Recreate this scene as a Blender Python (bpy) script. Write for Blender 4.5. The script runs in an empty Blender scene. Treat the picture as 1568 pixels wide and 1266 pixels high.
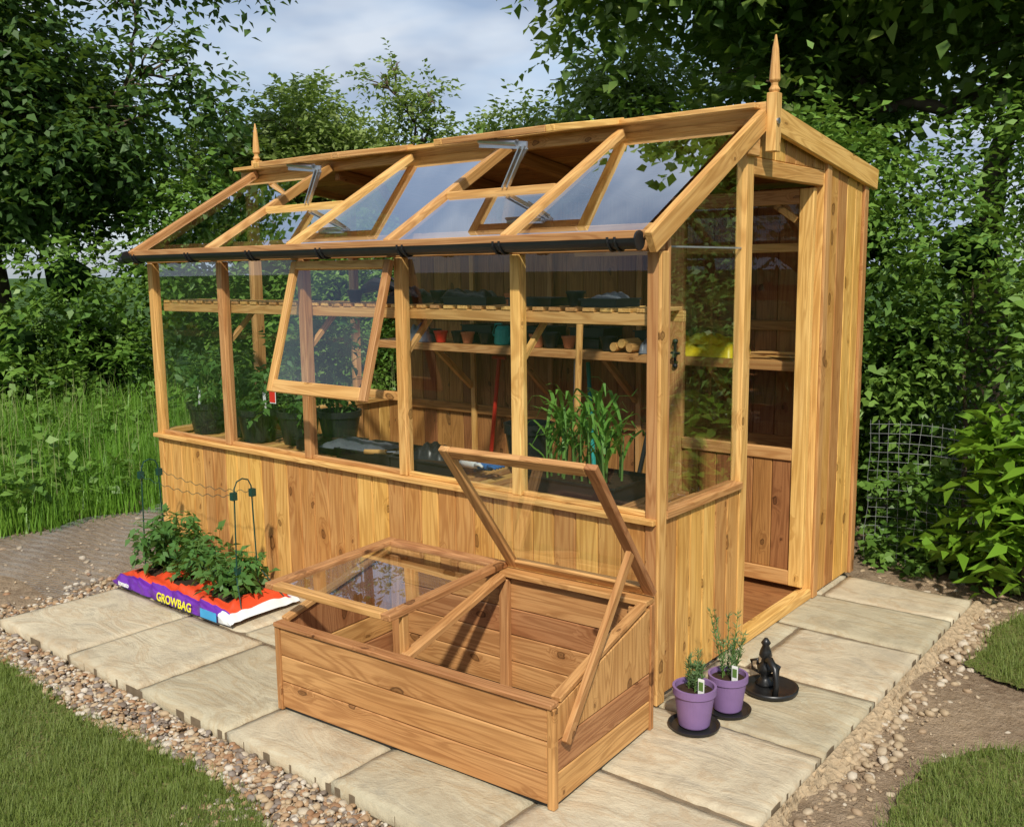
import bpy, math, random
import numpy as np
from mathutils import Vector, Matrix
R=np.random.RandomState(7); random.seed(7)
scene=bpy.context.scene
COL=scene.collection

# ------------------------------------------------------------------ materials
def newmat(n):
    m=bpy.data.materials.new(n); m.use_nodes=True
    nt=m.node_tree; nt.nodes.clear()
    out=nt.nodes.new('ShaderNodeOutputMaterial')
    return m,nt,out
def N(nt,t,**k):
    n=nt.nodes.new(t)
    for a,v in k.items():
        if a in n.inputs: n.inputs[a].default_value=v
        else: setattr(n,a,v)
    return n
def mixc(nt,fac,a,b,mode='MIX'):
    m=nt.nodes.new('ShaderNodeMix'); m.data_type='RGBA'; m.blend_type=mode
    for i,v in ((0,fac),(6,a),(7,b)):
        if isinstance(v,bpy.types.NodeSocket): nt.links.new(v,m.inputs[i])
        else: m.inputs[i].default_value=v if i==0 else (*v,1)
    return m.outputs[2]
def ramp(nt,sock,p):
    r=nt.nodes.new('ShaderNodeValToRGB'); nt.links.new(sock,r.inputs[0])
    e=r.color_ramp.elements
    while len(e)<len(p): e.new(.5)
    for i,(x,v) in enumerate(p):
        e[i].position=x; e[i].color=(v,v,v,1) if not isinstance(v,tuple) else (*v,1)
    return r.outputs[0]
def math_(nt,op,a,b=None):
    m=nt.nodes.new('ShaderNodeMath'); m.operation=op
    for i,v in enumerate((a,b)):
        if v is None: continue
        if isinstance(v,bpy.types.NodeSocket): nt.links.new(v,m.inputs[i])
        else: m.inputs[i].default_value=v
    return m.outputs[0]
def bsdf(nt,out,color,rough=.6,spec=.3,bump=None,bstr=.3,bdist=.002,metal=0):
    b=nt.nodes.new('ShaderNodeBsdfPrincipled')
    if isinstance(color,bpy.types.NodeSocket): nt.links.new(color,b.inputs['Base Color'])
    else: b.inputs['Base Color'].default_value=(*color,1)
    if isinstance(rough,bpy.types.NodeSocket): nt.links.new(rough,b.inputs['Roughness'])
    else: b.inputs['Roughness'].default_value=rough
    b.inputs['Specular IOR Level'].default_value=spec; b.inputs['Metallic'].default_value=metal
    if bump is not None:
        bp=nt.nodes.new('ShaderNodeBump'); bp.inputs['Strength'].default_value=bstr; bp.inputs['Distance'].default_value=bdist
        nt.links.new(bump,bp.inputs['Height']); nt.links.new(bp.outputs[0],b.inputs['Normal'])
    nt.links.new(b.outputs[0],out.inputs[0]); return b
def mapping(nt,src,sc):
    m=nt.nodes.new('ShaderNodeMapping'); m.inputs['Scale'].default_value=sc
    nt.links.new(src,m.inputs[0]); return m.outputs[0]
def noise(nt,vec,scale,detail=4,rough=.55,dist=0):
    n=N(nt,'ShaderNodeTexNoise'); n.inputs['Scale'].default_value=scale; n.inputs['Detail'].default_value=detail
    n.inputs['Roughness'].default_value=rough; n.inputs['Distortion'].default_value=dist
    if vec is not None: nt.links.new(vec,n.inputs['Vector'])
    return n
def wood(name,base,dark,light,rough=.5,kn=.50,ks=1.):
    m,nt,out=newmat(name)
    at=N(nt,'ShaderNodeAttribute',attribute_name='wc'); v=at.outputs['Vector']
    ti=N(nt,'ShaderNodeAttribute',attribute_name='tint').outputs['Fac']
    wob=noise(nt,mapping(nt,v,(14,20,20)),1.,2)
    vadd=nt.nodes.new('ShaderNodeVectorMath'); vadd.operation='MULTIPLY_ADD'
    nt.links.new(wob.outputs['Color'],vadd.inputs[0]); vadd.inputs[1].default_value=(.26,.26,0); nt.links.new(mapping(nt,v,(4.2,7.6,1.0)),vadd.inputs[2])
    vo=nt.nodes.new('ShaderNodeTexVoronoi'); vo.voronoi_dimensions='2D'; vo.inputs['Scale'].default_value=1; vo.inputs['Randomness'].default_value=1.
    nt.links.new(vadd.outputs[0],vo.inputs['Vector'])
    sep=nt.nodes.new('ShaderNodeSeparateColor'); nt.links.new(vo.outputs['Color'],sep.inputs[0])
    gate=ramp(nt,sep.outputs[0],[(kn,0.),(kn+.01,1.)])
    size=math_(nt,'ADD',math_(nt,'MULTIPLY',math_(nt,'POWER',sep.outputs[1],2.),.13*ks),.035*ks)
    kd=math_(nt,'DIVIDE',vo.outputs['Distance'],size)
    knot=math_(nt,'MULTIPLY',ramp(nt,kd,[(.0,.7),(.5,.42),(.8,1.),(1.,0.)]),gate)
    halo=math_(nt,'MULTIPLY',ramp(nt,math_(nt,'MULTIPLY',kd,.30),[(.0,1.),(.4,.55),(1.,0.)]),gate)
    add=nt.nodes.new('ShaderNodeCombineXYZ')
    nt.links.new(math_(nt,'MULTIPLY',halo,.04),add.inputs[1]); nt.links.new(math_(nt,'MULTIPLY',halo,.04),add.inputs[2])
    va=nt.nodes.new('ShaderNodeVectorMath'); va.operation='ADD'; nt.links.new(v,va.inputs[0]); nt.links.new(add.outputs[0],va.inputs[1])
    g=noise(nt,mapping(nt,va.outputs[0],(1.0,13,13)),1.,2,.5,.5)
    w=N(nt,'ShaderNodeMath',operation='SINE'); nt.links.new(math_(nt,'MULTIPLY',g.outputs[0],70.),w.inputs[0])
    rings=math_(nt,'ADD',math_(nt,'MULTIPLY',w.outputs[0],.5),.5)
    fine=noise(nt,mapping(nt,v,(6,240,240)),1.,2,.65).outputs[0]
    blot=noise(nt,mapping(nt,v,(2.0,8,8)),1.,3,.6).outputs[0]
    c=mixc(nt,ramp(nt,blot,[(.3,0.),(.68,1.)]),base,light)
    c=mixc(nt,math_(nt,'MULTIPLY',ramp(nt,rings,[(.30,0.),(1.,1.)]),.50),c,dark)
    c=mixc(nt,math_(nt,'MULTIPLY',ramp(nt,fine,[(.42,0.),(.72,1.)]),.38),c,dark)
    c=mixc(nt,math_(nt,'MULTIPLY',halo,.45),c,dark)
    c=mixc(nt,math_(nt,'MULTIPLY',knot,.90),c,tuple(x*.28 for x in dark))
    hs=nt.nodes.new('ShaderNodeHueSaturation'); nt.links.new(c,hs.inputs['Color'])
    nt.links.new(math_(nt,'ADD',math_(nt,'MULTIPLY',ti,.50),.77),hs.inputs['Value'])
    nt.links.new(math_(nt,'ADD',math_(nt,'MULTIPLY',ti,.022),.490),hs.inputs['Hue'])
    bsdf(nt,out,hs.outputs[0],rough,.3,math_(nt,'ADD',rings,fine),.3,.0008)
    return m
M_wood=wood('cedar_frame',(.60,.315,.095),(.35,.14,.032),(.70,.41,.155),.5,.55,.9)
M_clad=wood('cedar_cladding',(.58,.29,.072),(.33,.125,.025),(.68,.385,.125),.5,.40)
M_cold=wood('larch_box',(.45,.205,.075),(.23,.082,.024),(.55,.285,.115),.5,.35,1.1)
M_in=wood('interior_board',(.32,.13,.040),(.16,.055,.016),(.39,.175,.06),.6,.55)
def simple(name,col,rough=.5,spec=.4,metal=0,var=.25,sc=25,bs=.15,bd=.002):
    m,nt,out=newmat(name)
    tc=nt.nodes.new('ShaderNodeTexCoord')
    n=noise(nt,tc.outputs['Object'],sc,3).outputs[0]
    c=mixc(nt,n,tuple(x*(1-var) for x in col),tuple(min(1,x*(1+var)) for x in col))
    bsdf(nt,out,c,rough,spec,n,bs,bd,metal); return m
M_black=simple('black_plastic',(.016,.017,.018),.35)
M_blackm=simple('cast_iron',(.014,.014,.014),.35,.5)
M_purple=simple('purple_plastic',(.22,.135,.29),.5,.35,0,.15)
M_soil=simple('compost',(.045,.028,.018),.95,.1,0,.6,60)
M_metal=simple('aluminium',(.5,.51,.53),.35,.5,.9,.1)
M_galv=simple('galvanised_wire',(.34,.35,.34),.45,.5,.4,.15)
M_white=simple('white_plastic',(.75,.76,.74),.5,.3,0,.06)
M_red=simple('red_plastic',(.55,.03,.015),.4,.4,0,.1)
M_orange=simple('orange_bag',(.75,.075,.025),.3,.5,0,.15)
M_bagp=simple('purple_bag',(.14,.025,.33),.3,.5,0,.15)
M_yellow=simple('yellow_bag',(.80,.60,.02),.35,.4,0,.1)
M_teal=simple('teal_plastic',(.02,.30,.26),.4,.4,0,.1)
M_blue=simple('blue_cloth',(.04,.15,.38),.8,.2,0,.2)
M_grey=simple('grey_plastic',(.12,.13,.15),.35,.4,0,.3)
M_terra=simple('terracotta',(.45,.16,.07),.8,.2,0,.2)
M_bark=simple('bark',(.12,.09,.06),.9,.1,0,.5,18)
M_stem=simple('green_stem',(.10,.19,.04),.6,.3,0,.2)
M_felt=simple('roofing_felt',(.06,.06,.055),.9,.1,0,.3,80)
M_wire=simple('green_wire',(.01,.05,.035),.4,.4,0,.1)
M_haunch=simple('sandy_mortar',(.40,.30,.185),.95,.1,0,.55,38,.9,.02)

def leafmat(name,a,b,c,trans=.3,rough=.5,nsc=.9):
    m,nt,out=newmat(name)
    at=N(nt,'ShaderNodeAttribute',attribute_name='tint').outputs['Fac']
    geo=nt.nodes.new('ShaderNodeNewGeometry')
    n=noise(nt,geo.outputs['Position'],nsc,2).outputs[0]
    c1=mixc(nt,at,a,b)
    c2=mixc(nt,ramp(nt,n,[(.42,0.),(.66,1.)]),c1,c)
    pb=nt.nodes.new('ShaderNodeBsdfPrincipled'); nt.links.new(c2,pb.inputs['Base Color'])
    pb.inputs['Roughness'].default_value=rough; pb.inputs['Specular IOR Level'].default_value=.4
    tr=nt.nodes.new('ShaderNodeBsdfTranslucent')
    nt.links.new(mixc(nt,.6,c2,(.22,.34,.03)),tr.inputs[0])
    mx=nt.nodes.new('ShaderNodeMixShader'); mx.inputs[0].default_value=trans
    nt.links.new(pb.outputs[0],mx.inputs[1]); nt.links.new(tr.outputs[0],mx.inputs[2]); nt.links.new(mx.outputs[0],out.inputs[0])
    return m
L_dark=leafmat('leaf_dark',(.032,.080,.020),(.085,.16,.034),(.10,.19,.045))
L_mid=leafmat('leaf_mid',(.14,.21,.045),(.26,.35,.09),(.28,.36,.10),.35)
L_hedge=leafmat('leaf_hedge',(.055,.14,.022),(.17,.31,.05),(.20,.34,.06),.3,.42,1.6)
L_right=leafmat('leaf_maple',(.038,.09,.018),(.14,.24,.04),(.28,.36,.07),.35)
L_laurel=leafmat('leaf_laurel',(.12,.26,.02),(.22,.38,.03),(.18,.34,.03),.3,.35)
L_tom=leafmat('leaf_tomato',(.05,.15,.03),(.11,.24,.05),(.09,.2,.04),.3,.5,8)
L_corn=leafmat('leaf_corn',(.12,.30,.04),(.20,.40,.07),(.15,.35,.05),.4,.45,8)
L_ros=leafmat('leaf_rosemary',(.09,.17,.06),(.18,.27,.11),(.12,.21,.08),.2,.6,8)
L_grass=leafmat('grass_long',(.08,.22,.018),(.26,.46,.06),(.18,.38,.04),.4,.45,1.2)
L_straw=leafmat('seed_heads',(.30,.32,.12),(.42,.42,.20),(.30,.36,.12),.3,.7,1.2)
L_lawn=leafmat('grass_lawn',(.10,.155,.025),(.25,.30,.07),(.17,.23,.04),.3,.6,2.5)
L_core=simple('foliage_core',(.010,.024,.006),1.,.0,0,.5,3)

def glassmat(name,powr,mul,base):
    m,nt,out=newmat(name)
    lw=nt.nodes.new('ShaderNodeLayerWeight'); lw.inputs[0].default_value=.5
    f=math_(nt,'POWER',lw.outputs['Facing'],powr)
    f=math_(nt,'ADD',math_(nt,'MULTIPLY',f,mul),base)
    t=nt.nodes.new('ShaderNodeBsdfTransparent'); t.inputs[0].default_value=(.93,.96,.95,1)
    g=nt.nodes.new('ShaderNodeBsdfGlossy'); g.inputs['Roughness'].default_value=.01; g.inputs[0].default_value=(.95,.97,1,1)
    mx=nt.nodes.new('ShaderNodeMixShader'); nt.links.new(f,mx.inputs[0]); nt.links.new(t.outputs[0],mx.inputs[1]); nt.links.new(g.outputs[0],mx.inputs[2])
    nt.links.new(mx.outputs[0],out.inputs[0]); return m
M_glass=glassmat('window_glass',3.0,1.25,.05)
M_rglass=glassmat('roof_glass',2.0,1.40,.07)

def stonemat():
    m,nt,out=newmat('sandstone')
    ti=N(nt,'ShaderNodeAttribute',attribute_name='tint').outputs['Fac']
    o=N(nt,'ShaderNodeAttribute',attribute_name='wc').outputs['Vector']
    n1=noise(nt,o,2.6,5,.6,.8).outputs[0]; n2=noise(nt,mapping(nt,o,(3,7,3)),1.0,5,.62,1.2).outputs[0]; n3=noise(nt,o,140,3).outputs[0]; n4=noise(nt,o,9,5,.7,.4).outputs[0]
    c=mixc(nt,ramp(nt,n1,[(.3,0.),(.7,1.)]),(.48,.405,.27),(.66,.58,.40))
    c=mixc(nt,math_(nt,'MULTIPLY',ramp(nt,n2,[(.50,0.),(.56,1.),(.62,0.)]),.40),c,(.44,.29,.14))
    c=mixc(nt,math_(nt,'MULTIPLY',ramp(nt,n2,[(.30,1.),(.42,0.)]),.6),c,(.36,.325,.245))
    c=mixc(nt,math_(nt,'MULTIPLY',ramp(nt,n4,[(.50,0.),(.72,1.)]),.6),c,(.36,.29,.19))
    c=mixc(nt,math_(nt,'MULTIPLY',n3,.22),c,(.34,.29,.20))
    hs=nt.nodes.new('ShaderNodeHueSaturation'); nt.links.new(c,hs.inputs['Color'])
    nt.links.new(math_(nt,'ADD',math_(nt,'MULTIPLY',ti,.28),.83),hs.inputs['Value'])
    nt.links.new(math_(nt,'ADD',math_(nt,'MULTIPLY',ti,-.018),.505),hs.inputs['Hue'])
    h=math_(nt,'ADD',math_(nt,'ADD',n2,math_(nt,'MULTIPLY',n4,.5)),math_(nt,'MULTIPLY',n3,.12))
    bsdf(nt,out,hs.outputs[0],.72,.28,h,.9,.016); return m
M_stone=stonemat()
def groundmat():
    m,nt,out=newmat('soil_ground')
    geo=nt.nodes.new('ShaderNodeNewGeometry'); o=geo.outputs['Position']
    n1=noise(nt,o,1.3,6,.6).outputs[0]; n2=noise(nt,o,22,6,.7).outputs[0]; n3=noise(nt,o,90,4,.7).outputs[0]
    c=mixc(nt,ramp(nt,n1,[(.35,0.),(.65,1.)]),(.25,.17,.105),(.44,.32,.20))
    c=mixc(nt,ramp(nt,n2,[(.4,0.),(.75,1.)]),c,(.52,.39,.26))
    c=mixc(nt,ramp(nt,n3,[(.55,0.),(.72,.6)]),c,(.11,.075,.045))
    sp=nt.nodes.new('ShaderNodeVectorMath'); sp.operation='DISTANCE'; nt.links.new(o,sp.inputs[0]); sp.inputs[1].default_value=(-1.2,.5,0)
    far=ramp(nt,math_(nt,'MULTIPLY',math_(nt,'ADD',sp.outputs['Value'],math_(nt,'MULTIPLY',n1,1.)),.1),[(.38,0.),(.44,1.)])
    c=mixc(nt,far,c,(.05,.10,.02))
    bsdf(nt,out,c,.95,.1,math_(nt,'ADD',n2,math_(nt,'MULTIPLY',n3,.5)),1.,.035); return m
M_ground=groundmat()
def pebmat(name,cols):
    m,nt,out=newmat(name)
    ti=N(nt,'ShaderNodeAttribute',attribute_name='tint').outputs['Fac']
    r=nt.nodes.new('ShaderNodeValToRGB'); r.color_ramp.interpolation='CONSTANT'; nt.links.new(ti,r.inputs[0])
    e=r.color_ramp.elements
    while len(e)<len(cols): e.new(.5)
    for i,c in enumerate(cols): e[i].position=i/len(cols); e[i].color=(*c,1)
    geo=nt.nodes.new('ShaderNodeNewGeometry'); n=noise(nt,geo.outputs['Position'],150,2).outputs[0]
    c=mixc(nt,math_(nt,'MULTIPLY',n,.5),r.outputs[0],(.22,.16,.1))
    bsdf(nt,out,c,.6,.35); return m
M_peb=pebmat('pebbles',[(.40,.25,.13),(.50,.37,.22),(.17,.13,.10),(.55,.46,.33),(.33,.17,.08),(.24,.20,.17),(.64,.57,.46),(.44,.29,.16)])
M_rub=pebmat('rubble',[(.42,.31,.19),(.50,.40,.27),(.36,.25,.15),(.58,.50,.38),(.44,.33,.2)])

# ------------------------------------------------------------------ mesh builder
def link(o,parent=None):
    COL.objects.link(o)
    if parent is not None: o.parent=parent
    return o
def empty(name,loc=(0,0,0),rot=0):
    e=bpy.data.objects.new(name,None); e.location=loc; e.rotation_euler[2]=rot; e.empty_display_size=.1; COL.objects.link(e); return e
class MB:
    def __init__(s): s.v=[];s.f=[];s.wc=[];s.t=[];s.mi=[]
    def hexa(s,P,wc,t,mi=0):
        b=len(s.v); s.v+= [tuple(p) for p in P]; s.wc+=wc; s.t+=[t]*8
        for q in ((0,3,2,1),(4,5,6,7),(0,1,5,4),(1,2,6,5),(2,3,7,6),(3,0,4,7)):
            s.f.append(tuple(b+i for i in q)); s.mi.append(mi)
    def bx(s,x0,x1,y0,y1,z0,z1,zt=None,mi=0,tint=None):
        P=[Vector(p) for p in ((x0,y0,z0),(x1,y0,z0),(x1,y1,z0),(x0,y1,z0),(x0,y0,z1),(x1,y0,z1),(x1,y1,z1),(x0,y1,z1))]
        d=[abs(x1-x0),abs(y1-y0),abs(z1-z0)]; order=sorted(range(3),key=lambda i:-d[i])
        off=[random.uniform(0,40) for _ in range(3)]
        if zt is not None:
            for p in P[4:]: p.z=zt(p.y)
        wc=[tuple(p[order[i]]+off[i] for i in range(3)) for p in P]
        s.hexa(P,wc,random.random() if tint is None else tint,mi)
    def beam(s,a,b,w,h,up=(0,0,1),mi=0,w2=None,h2=None):
        a=Vector(a);b=Vector(b);d=b-a;l=d.length;d.normalize();up=Vector(up)
        sd=d.cross(up);sd.normalize();u=sd.cross(d)
        w2=w if w2 is None else w2;h2=h if h2 is None else h2
        off=[random.uniform(0,40) for _ in range(3)];P=[];wc=[]
        for (c,ww,hh,t) in ((a,w,h,0),(b,w2,h2,l)):
            for (i,j) in ((-1,-1),(1,-1),(1,1),(-1,1)):
                P.append(c+sd*i*ww/2+u*j*hh/2)
                q=(j*hh/2+off[1],i*ww/2+off[2])
                if w>h: q=q[::-1]
                wc.append((t+off[0],)+q)
        s.hexa(P,wc,random.random(),mi)
    def tube(s,path,rad,n=8,mi=0,cap=True,t=None):
        path=[Vector(p) for p in path]; b=len(s.v); t=random.random() if t is None else t
        L=0
        for i,p in enumerate(path):
            d=(path[min(i+1,len(path)-1)]-path[max(i-1,0)]); d.normalize()
            ref=Vector((0,0,1)) if abs(d.z)<.9 else Vector((1,0,0))
            sd=d.cross(ref);sd.normalize();u=sd.cross(d)
            r=rad[i] if hasattr(rad,'__len__') else rad
            if i: L+=(path[i]-path[i-1]).length
            for k in range(n):
                a=2*math.pi*k/n; s.v.append(tuple(p+sd*math.cos(a)*r+u*math.sin(a)*r)); s.wc.append((L,a*.05,0)); s.t.append(t)
        for i in range(len(path)-1):
            for k in range(n):
                k2=(k+1)%n; s.f.append((b+i*n+k,b+i*n+k2,b+(i+1)*n+k2,b+(i+1)*n+k)); s.mi.append(mi)
        if cap:
            s.f.append(tuple(b+k for k in range(n))[::-1]); s.mi.append(mi)
            s.f.append(tuple(b+(len(path)-1)*n+k for k in range(n))); s.mi.append(mi)
    def lathe(s,c,prof,n=24,mi=0,t=.5):
        b=len(s.v); c=Vector(c)
        for (r,z) in prof:
            for k in range(n):
                a=2*math.pi*k/n; s.v.append((c.x+r*math.cos(a),c.y+r*math.sin(a),c.z+z)); s.wc.append((z,r*math.cos(a),r*math.sin(a))); s.t.append(t)
        for i in range(len(prof)-1):
            for k in range(n):
                k2=(k+1)%n; s.f.append((b+i*n+k,b+i*n+k2,b+(i+1)*n+k2,b+(i+1)*n+k)); s.mi.append(mi)
        s.f.append(tuple(b+k for k in range(n))[::-1]); s.mi.append(mi)
        s.f.append(tuple(b+(len(prof)-1)*n+k for k in range(n))); s.mi.append(mi)
    def poly(s,P,mi=0,t=.5):
        b=len(s.v); s.v+=[tuple(p) for p in P]; s.wc+=[tuple(p) for p in P]; s.t+=[t]*len(P); s.f.append(tuple(range(b,b+len(P)))); s.mi.append(mi)
    def make(s,name,mats,parent=None,bevel=0,smooth=False):
        me=bpy.data.meshes.new(name); me.from_pydata(s.v,[],s.f)
        a=me.attributes.new('wc','FLOAT_VECTOR','POINT'); a.data.foreach_set('vector',np.array(s.wc,dtype=np.float32).ravel())
        a=me.attributes.new('tint','FLOAT','POINT'); a.data.foreach_set('value',np.array(s.t,dtype=np.float32))
        if not isinstance(mats,(list,tuple)): mats=[mats]
        for m in mats: me.materials.append(m)
        me.polygons.foreach_set('material_index',s.mi)
        if smooth: me.polygons.foreach_set('use_smooth',[True]*len(s.f))
        me.update(); o=bpy.data.objects.new(name,me); link(o,parent)
        if bevel:
            md=o.modifiers.new('bevel','BEVEL'); md.width=bevel; md.segments=1; md.limit_method='ANGLE'; md.angle_limit=math.radians(40)
        return o
def npmesh(name,verts,k,tint,mat,parent=None):
    n=len(verts)//k; me=bpy.data.meshes.new(name)
    me.vertices.add(n*k); me.vertices.foreach_set('co',verts.astype(np.float32).ravel())
    me.loops.add(n*k); me.loops.foreach_set('vertex_index',np.arange(n*k,dtype=np.int32))
    me.polygons.add(n); me.polygons.foreach_set('loop_start',np.arange(n,dtype=np.int32)*k); me.polygons.foreach_set('loop_total',np.full(n,k,dtype=np.int32))
    a=me.attributes.new('tint','FLOAT','POINT'); a.data.foreach_set('value',np.repeat(tint,k).astype(np.float32))
    me.materials.append(mat); me.update(calc_edges=True)
    o=bpy.data.objects.new(name,me); link(o,parent); return o
def norm(a): return a/np.maximum(np.linalg.norm(a,axis=-1,keepdims=True),1e-9)
UP=np.array([0,0,1.])
def leafverts(base,ld,nrm,L,wr):
    w=norm(np.cross(ld,nrm))*(L*wr)[:,None]; l=ld*L[:,None]
    n2=norm(np.cross(w,l))
    sag=n2*(L*.12)[:,None]
    V=np.stack([base,base+l*.38+w+sag,base+l-sag*.6,base+l*.38-w+sag],1)
    return V.reshape(-1,3)
def spray(clumps,n,size,twl=.4,droop=.25,wr=.3,m=9,outer=.45,flat=1.):
    cl=np.array(clumps); wgt=cl[:,3]**2; nt=n//m
    idx=R.choice(len(cl),nt,p=wgt/wgt.sum())
    u=norm(R.randn(nt,3)); u[:,2]=u[:,2]*.8+.1
    st=cl[idx,:3]+u*np.array([1,1,flat])*(cl[idx,3]*R.rand(nt)**outer)[:,None]
    td=norm(u*.7+R.randn(nt,3)*.55+UP*(-droop))
    sd=norm(np.cross(td,UP)+R.randn(nt,3)*.15)
    t=(np.arange(m)+.5)/m
    P=st[:,None,:]+td[:,None,:]*(t[None,:,None]*twl)*(R.rand(nt,1,1)*.7+.6)
    P[:,:,2]-=(t**2)[None,:]*twl*.2
    sg=np.where(np.arange(m)%2==0,1,-1)
    ld=norm(td[:,None,:]*.55+sd[:,None,:]*sg[None,:,None]*.9+R.randn(nt,m,3)*.25+UP*(-.25))
    nr=norm(UP+R.randn(nt,m,3)*.45)
    L=size*(R.rand(nt*m)*.7+.6)
    tint=np.clip(np.repeat(R.rand(nt),m)*.6+R.rand(nt*m)*.4,0,1)
    return leafverts(P.reshape(-1,3),ld.reshape(-1,3),nr.reshape(-1,3),L,wr),tint
def limb(mb,a,b,r0,r1,k=6,wob=.12):
    a=Vector(a);b=Vector(b);L=(b-a).length;P=[];rr=[]
    o1=Vector(R.randn(3))*L*wob
    for i in range(k+1):
        t=i/k; P.append(a.lerp(b,t)+o1*math.sin(math.pi*t)*.6+Vector((0,0,1))*L*.08*math.sin(math.pi*t)+Vector(R.randn(3))*L*.012); rr.append(r0*(1-t)+r1*t)
    mb.tube(P,rr,7,cap=True); return P
def tree(name,base,clumps,n,size,mat,tr=.15,fork=1.6,**kw):
    e=empty(name,base)
    mb=MB(); b=Vector(base); f=b+Vector((R.randn()*.15,R.randn()*.15,fork))
    limb(mb,b,f,tr,tr*.75,6,.03)
    cs=sorted(clumps,key=lambda c:(Vector(c[:3])-f).length)
    nodes=[(f,tr*.7)]
    for c in cs:
        cv=Vector(c[:3]); nd=min(nodes,key=lambda q:(q[0]-cv).length+max(0,q[0].z-cv.z)*.7)
        P=limb(mb,nd[0],cv,min(nd[1],tr*.55),.012,7)
        nodes.append((P[4],max(.02,nd[1]*.5)))
        for j in range(5):
            q=cv+Vector(norm(R.randn(3)))*c[3]*.95
            limb(mb,P[5],q,.014,.004,4)
    o=mb.make('trunk_and_limbs',M_bark,None,smooth=True); o.parent=e; o.matrix_parent_inverse=Matrix.Translation(-b)
    V,T=spray(clumps,n,size,**kw); o=npmesh('foliage',V,4,T,mat); o.parent=e; o.matrix_parent_inverse=Matrix.Translation(-b)
    return e
def blobclumps(c,rad,n,r,zmin=None):
    out=[]
    for i in range(n):
        u=norm(R.randn(3)); p=np.array(c)+u*np.array(rad)*(R.rand()**.4)
        if zmin and p[2]<zmin: p[2]=zmin+R.rand()*.4
        out.append((p[0],p[1],p[2],r*(.65+.7*R.rand())))
    return out

# ------------------------------------------------------------------ ground, patio
def axis(c0,c1,n): 
    a=np.linspace(c0,c1,n); o=np.array([1,3,8,20,60,200,600.]); return np.concatenate([c0-o[::-1],a,c1+o])
ax_=axis(-6,3,260); ay_=axis(-3,4,200)
X,Y=np.meshgrid(ax_,ay_); inside=((X>-6)&(X<3)&(Y>-3)&(Y<4))
wv=np.sin(X*7+Y*3)*np.cos(Y*9-X*2)*.006+np.sin(X*17+1)*np.sin(Y*19)*.004+R.randn(*X.shape)*.0016
Z=np.where(inside,-.05+wv,-.05)
nx=len(ax_);me=bpy.data.meshes.new('ground');me.from_pydata(np.stack([X,Y,Z],-1).reshape(-1,3).tolist(),[],[(j*nx+i,j*nx+i+1,(j+1)*nx+i+1,(j+1)*nx+i) for j in range(len(ay_)-1) for i in range(nx-1)])
me.materials.append(M_ground); me.polygons.foreach_set('use_smooth',[True]*len(me.polygons)); link(bpy.data.objects.new('ground',me))

mb=MB()
def slab(x0,x1,y0,y1):
    g=.0065; x0+=g;x1-=g;y0+=g;y1-=g; z=random.uniform(-.003,.002); off=[random.uniform(0,30) for _ in range(3)]; t=random.random()
    nx_=max(6,int((x1-x0)/.03)); ny_=max(6,int((y1-y0)/.03)); b=len(mb.v); ph=R.rand(6)*6
    tx=R.randn()*.0015;ty=R.randn()*.0015
    for j in range(ny_+1):
        for i in range(nx_+1):
            u=i/nx_;v=j/ny_; x=x0+(x1-x0)*u; y=y0+(y1-y0)*v
            ed=(i in(0,nx_)) or (j in (0,ny_))
            if i in (0,nx_): x+=(1 if i==0 else -1)*abs(R.randn())*.0028
            if j in (0,ny_): y+=(1 if j==0 else -1)*abs(R.randn())*.0028
            zz=z+.0018*math.sin(x*9+ph[0]+2*math.sin(y*7+ph[1]))+.001*math.sin(y*21+ph[2]+x*8)+(u-.5)*tx*2+(v-.5)*ty*2-(.005 if ed else 0)
            mb.v.append((x,y,zz)); mb.wc.append((x+off[0],y+off[1],off[2])); mb.t.append(t)
    for j in range(ny_):
        for i in range(nx_): mb.f.append((b+j*(nx_+1)+i,b+j*(nx_+1)+i+1,b+(j+1)*(nx_+1)+i+1,b+(j+1)*(nx_+1)+i)); mb.mi.append(0)
    rim=[j*(nx_+1)+i for j,i in [(0,i) for i in range(nx_)]+[(j,nx_) for j in range(ny_)]+[(ny_,i) for i in range(nx_,0,-1)]+[(j,0) for j in range(ny_,0,-1)]]
    b2=len(mb.v)
    for r_ in rim:
        x,y,_=mb.v[b+r_]; mb.v.append((x,y,-.045)); mb.wc.append((x+off[0],y+off[1],off[2]-.05)); mb.t.append(t)
    k=len(rim)
    for q in range(k): mb.f.append((b+rim[q],b2+q,b2+(q+1)%k,b+rim[(q+1)%k])); mb.mi.append(0)
rows=[(-1.04,-.46,[-2.77,-2.14,-1.60,-1.05,-.52,.04,.60]),(-.46,.02,[-2.77,-2.35,-1.75,-1.2,-.6,-.1,.60]),(.02,.52,[-2.77,-2.0,-1.3,-.5,-.02,.60]),(.52,1.05,[-2.77,-1.9,-1.0,.1,.60]),(1.05,1.50,[-2.77,-1.8,-.6,-.05,.60]),(1.50,1.84,[-2.77,-1.8,-.7,.02,.60])]
for y0,y1,xx in rows:
    for a,b in zip(xx[:-1],xx[1:]): slab(a,b,y0,y1)
pat=empty('patio'); mb.make('slabs',M_stone,pat,0,True)
mb=MB(); mb.bx(-2.76,.59,-1.03,1.83,-.05,-.013); mb.make('mortar_bed',simple('mortar',(.20,.15,.095),.9,.1,0,.4,40),pat)
m=MB(); ys=np.arange(-1.1,1.9,.015); k=10; jit=np.cumsum(R.randn(len(ys))*.006); jit-=np.convolve(jit,np.ones(25)/25,'same')
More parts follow.
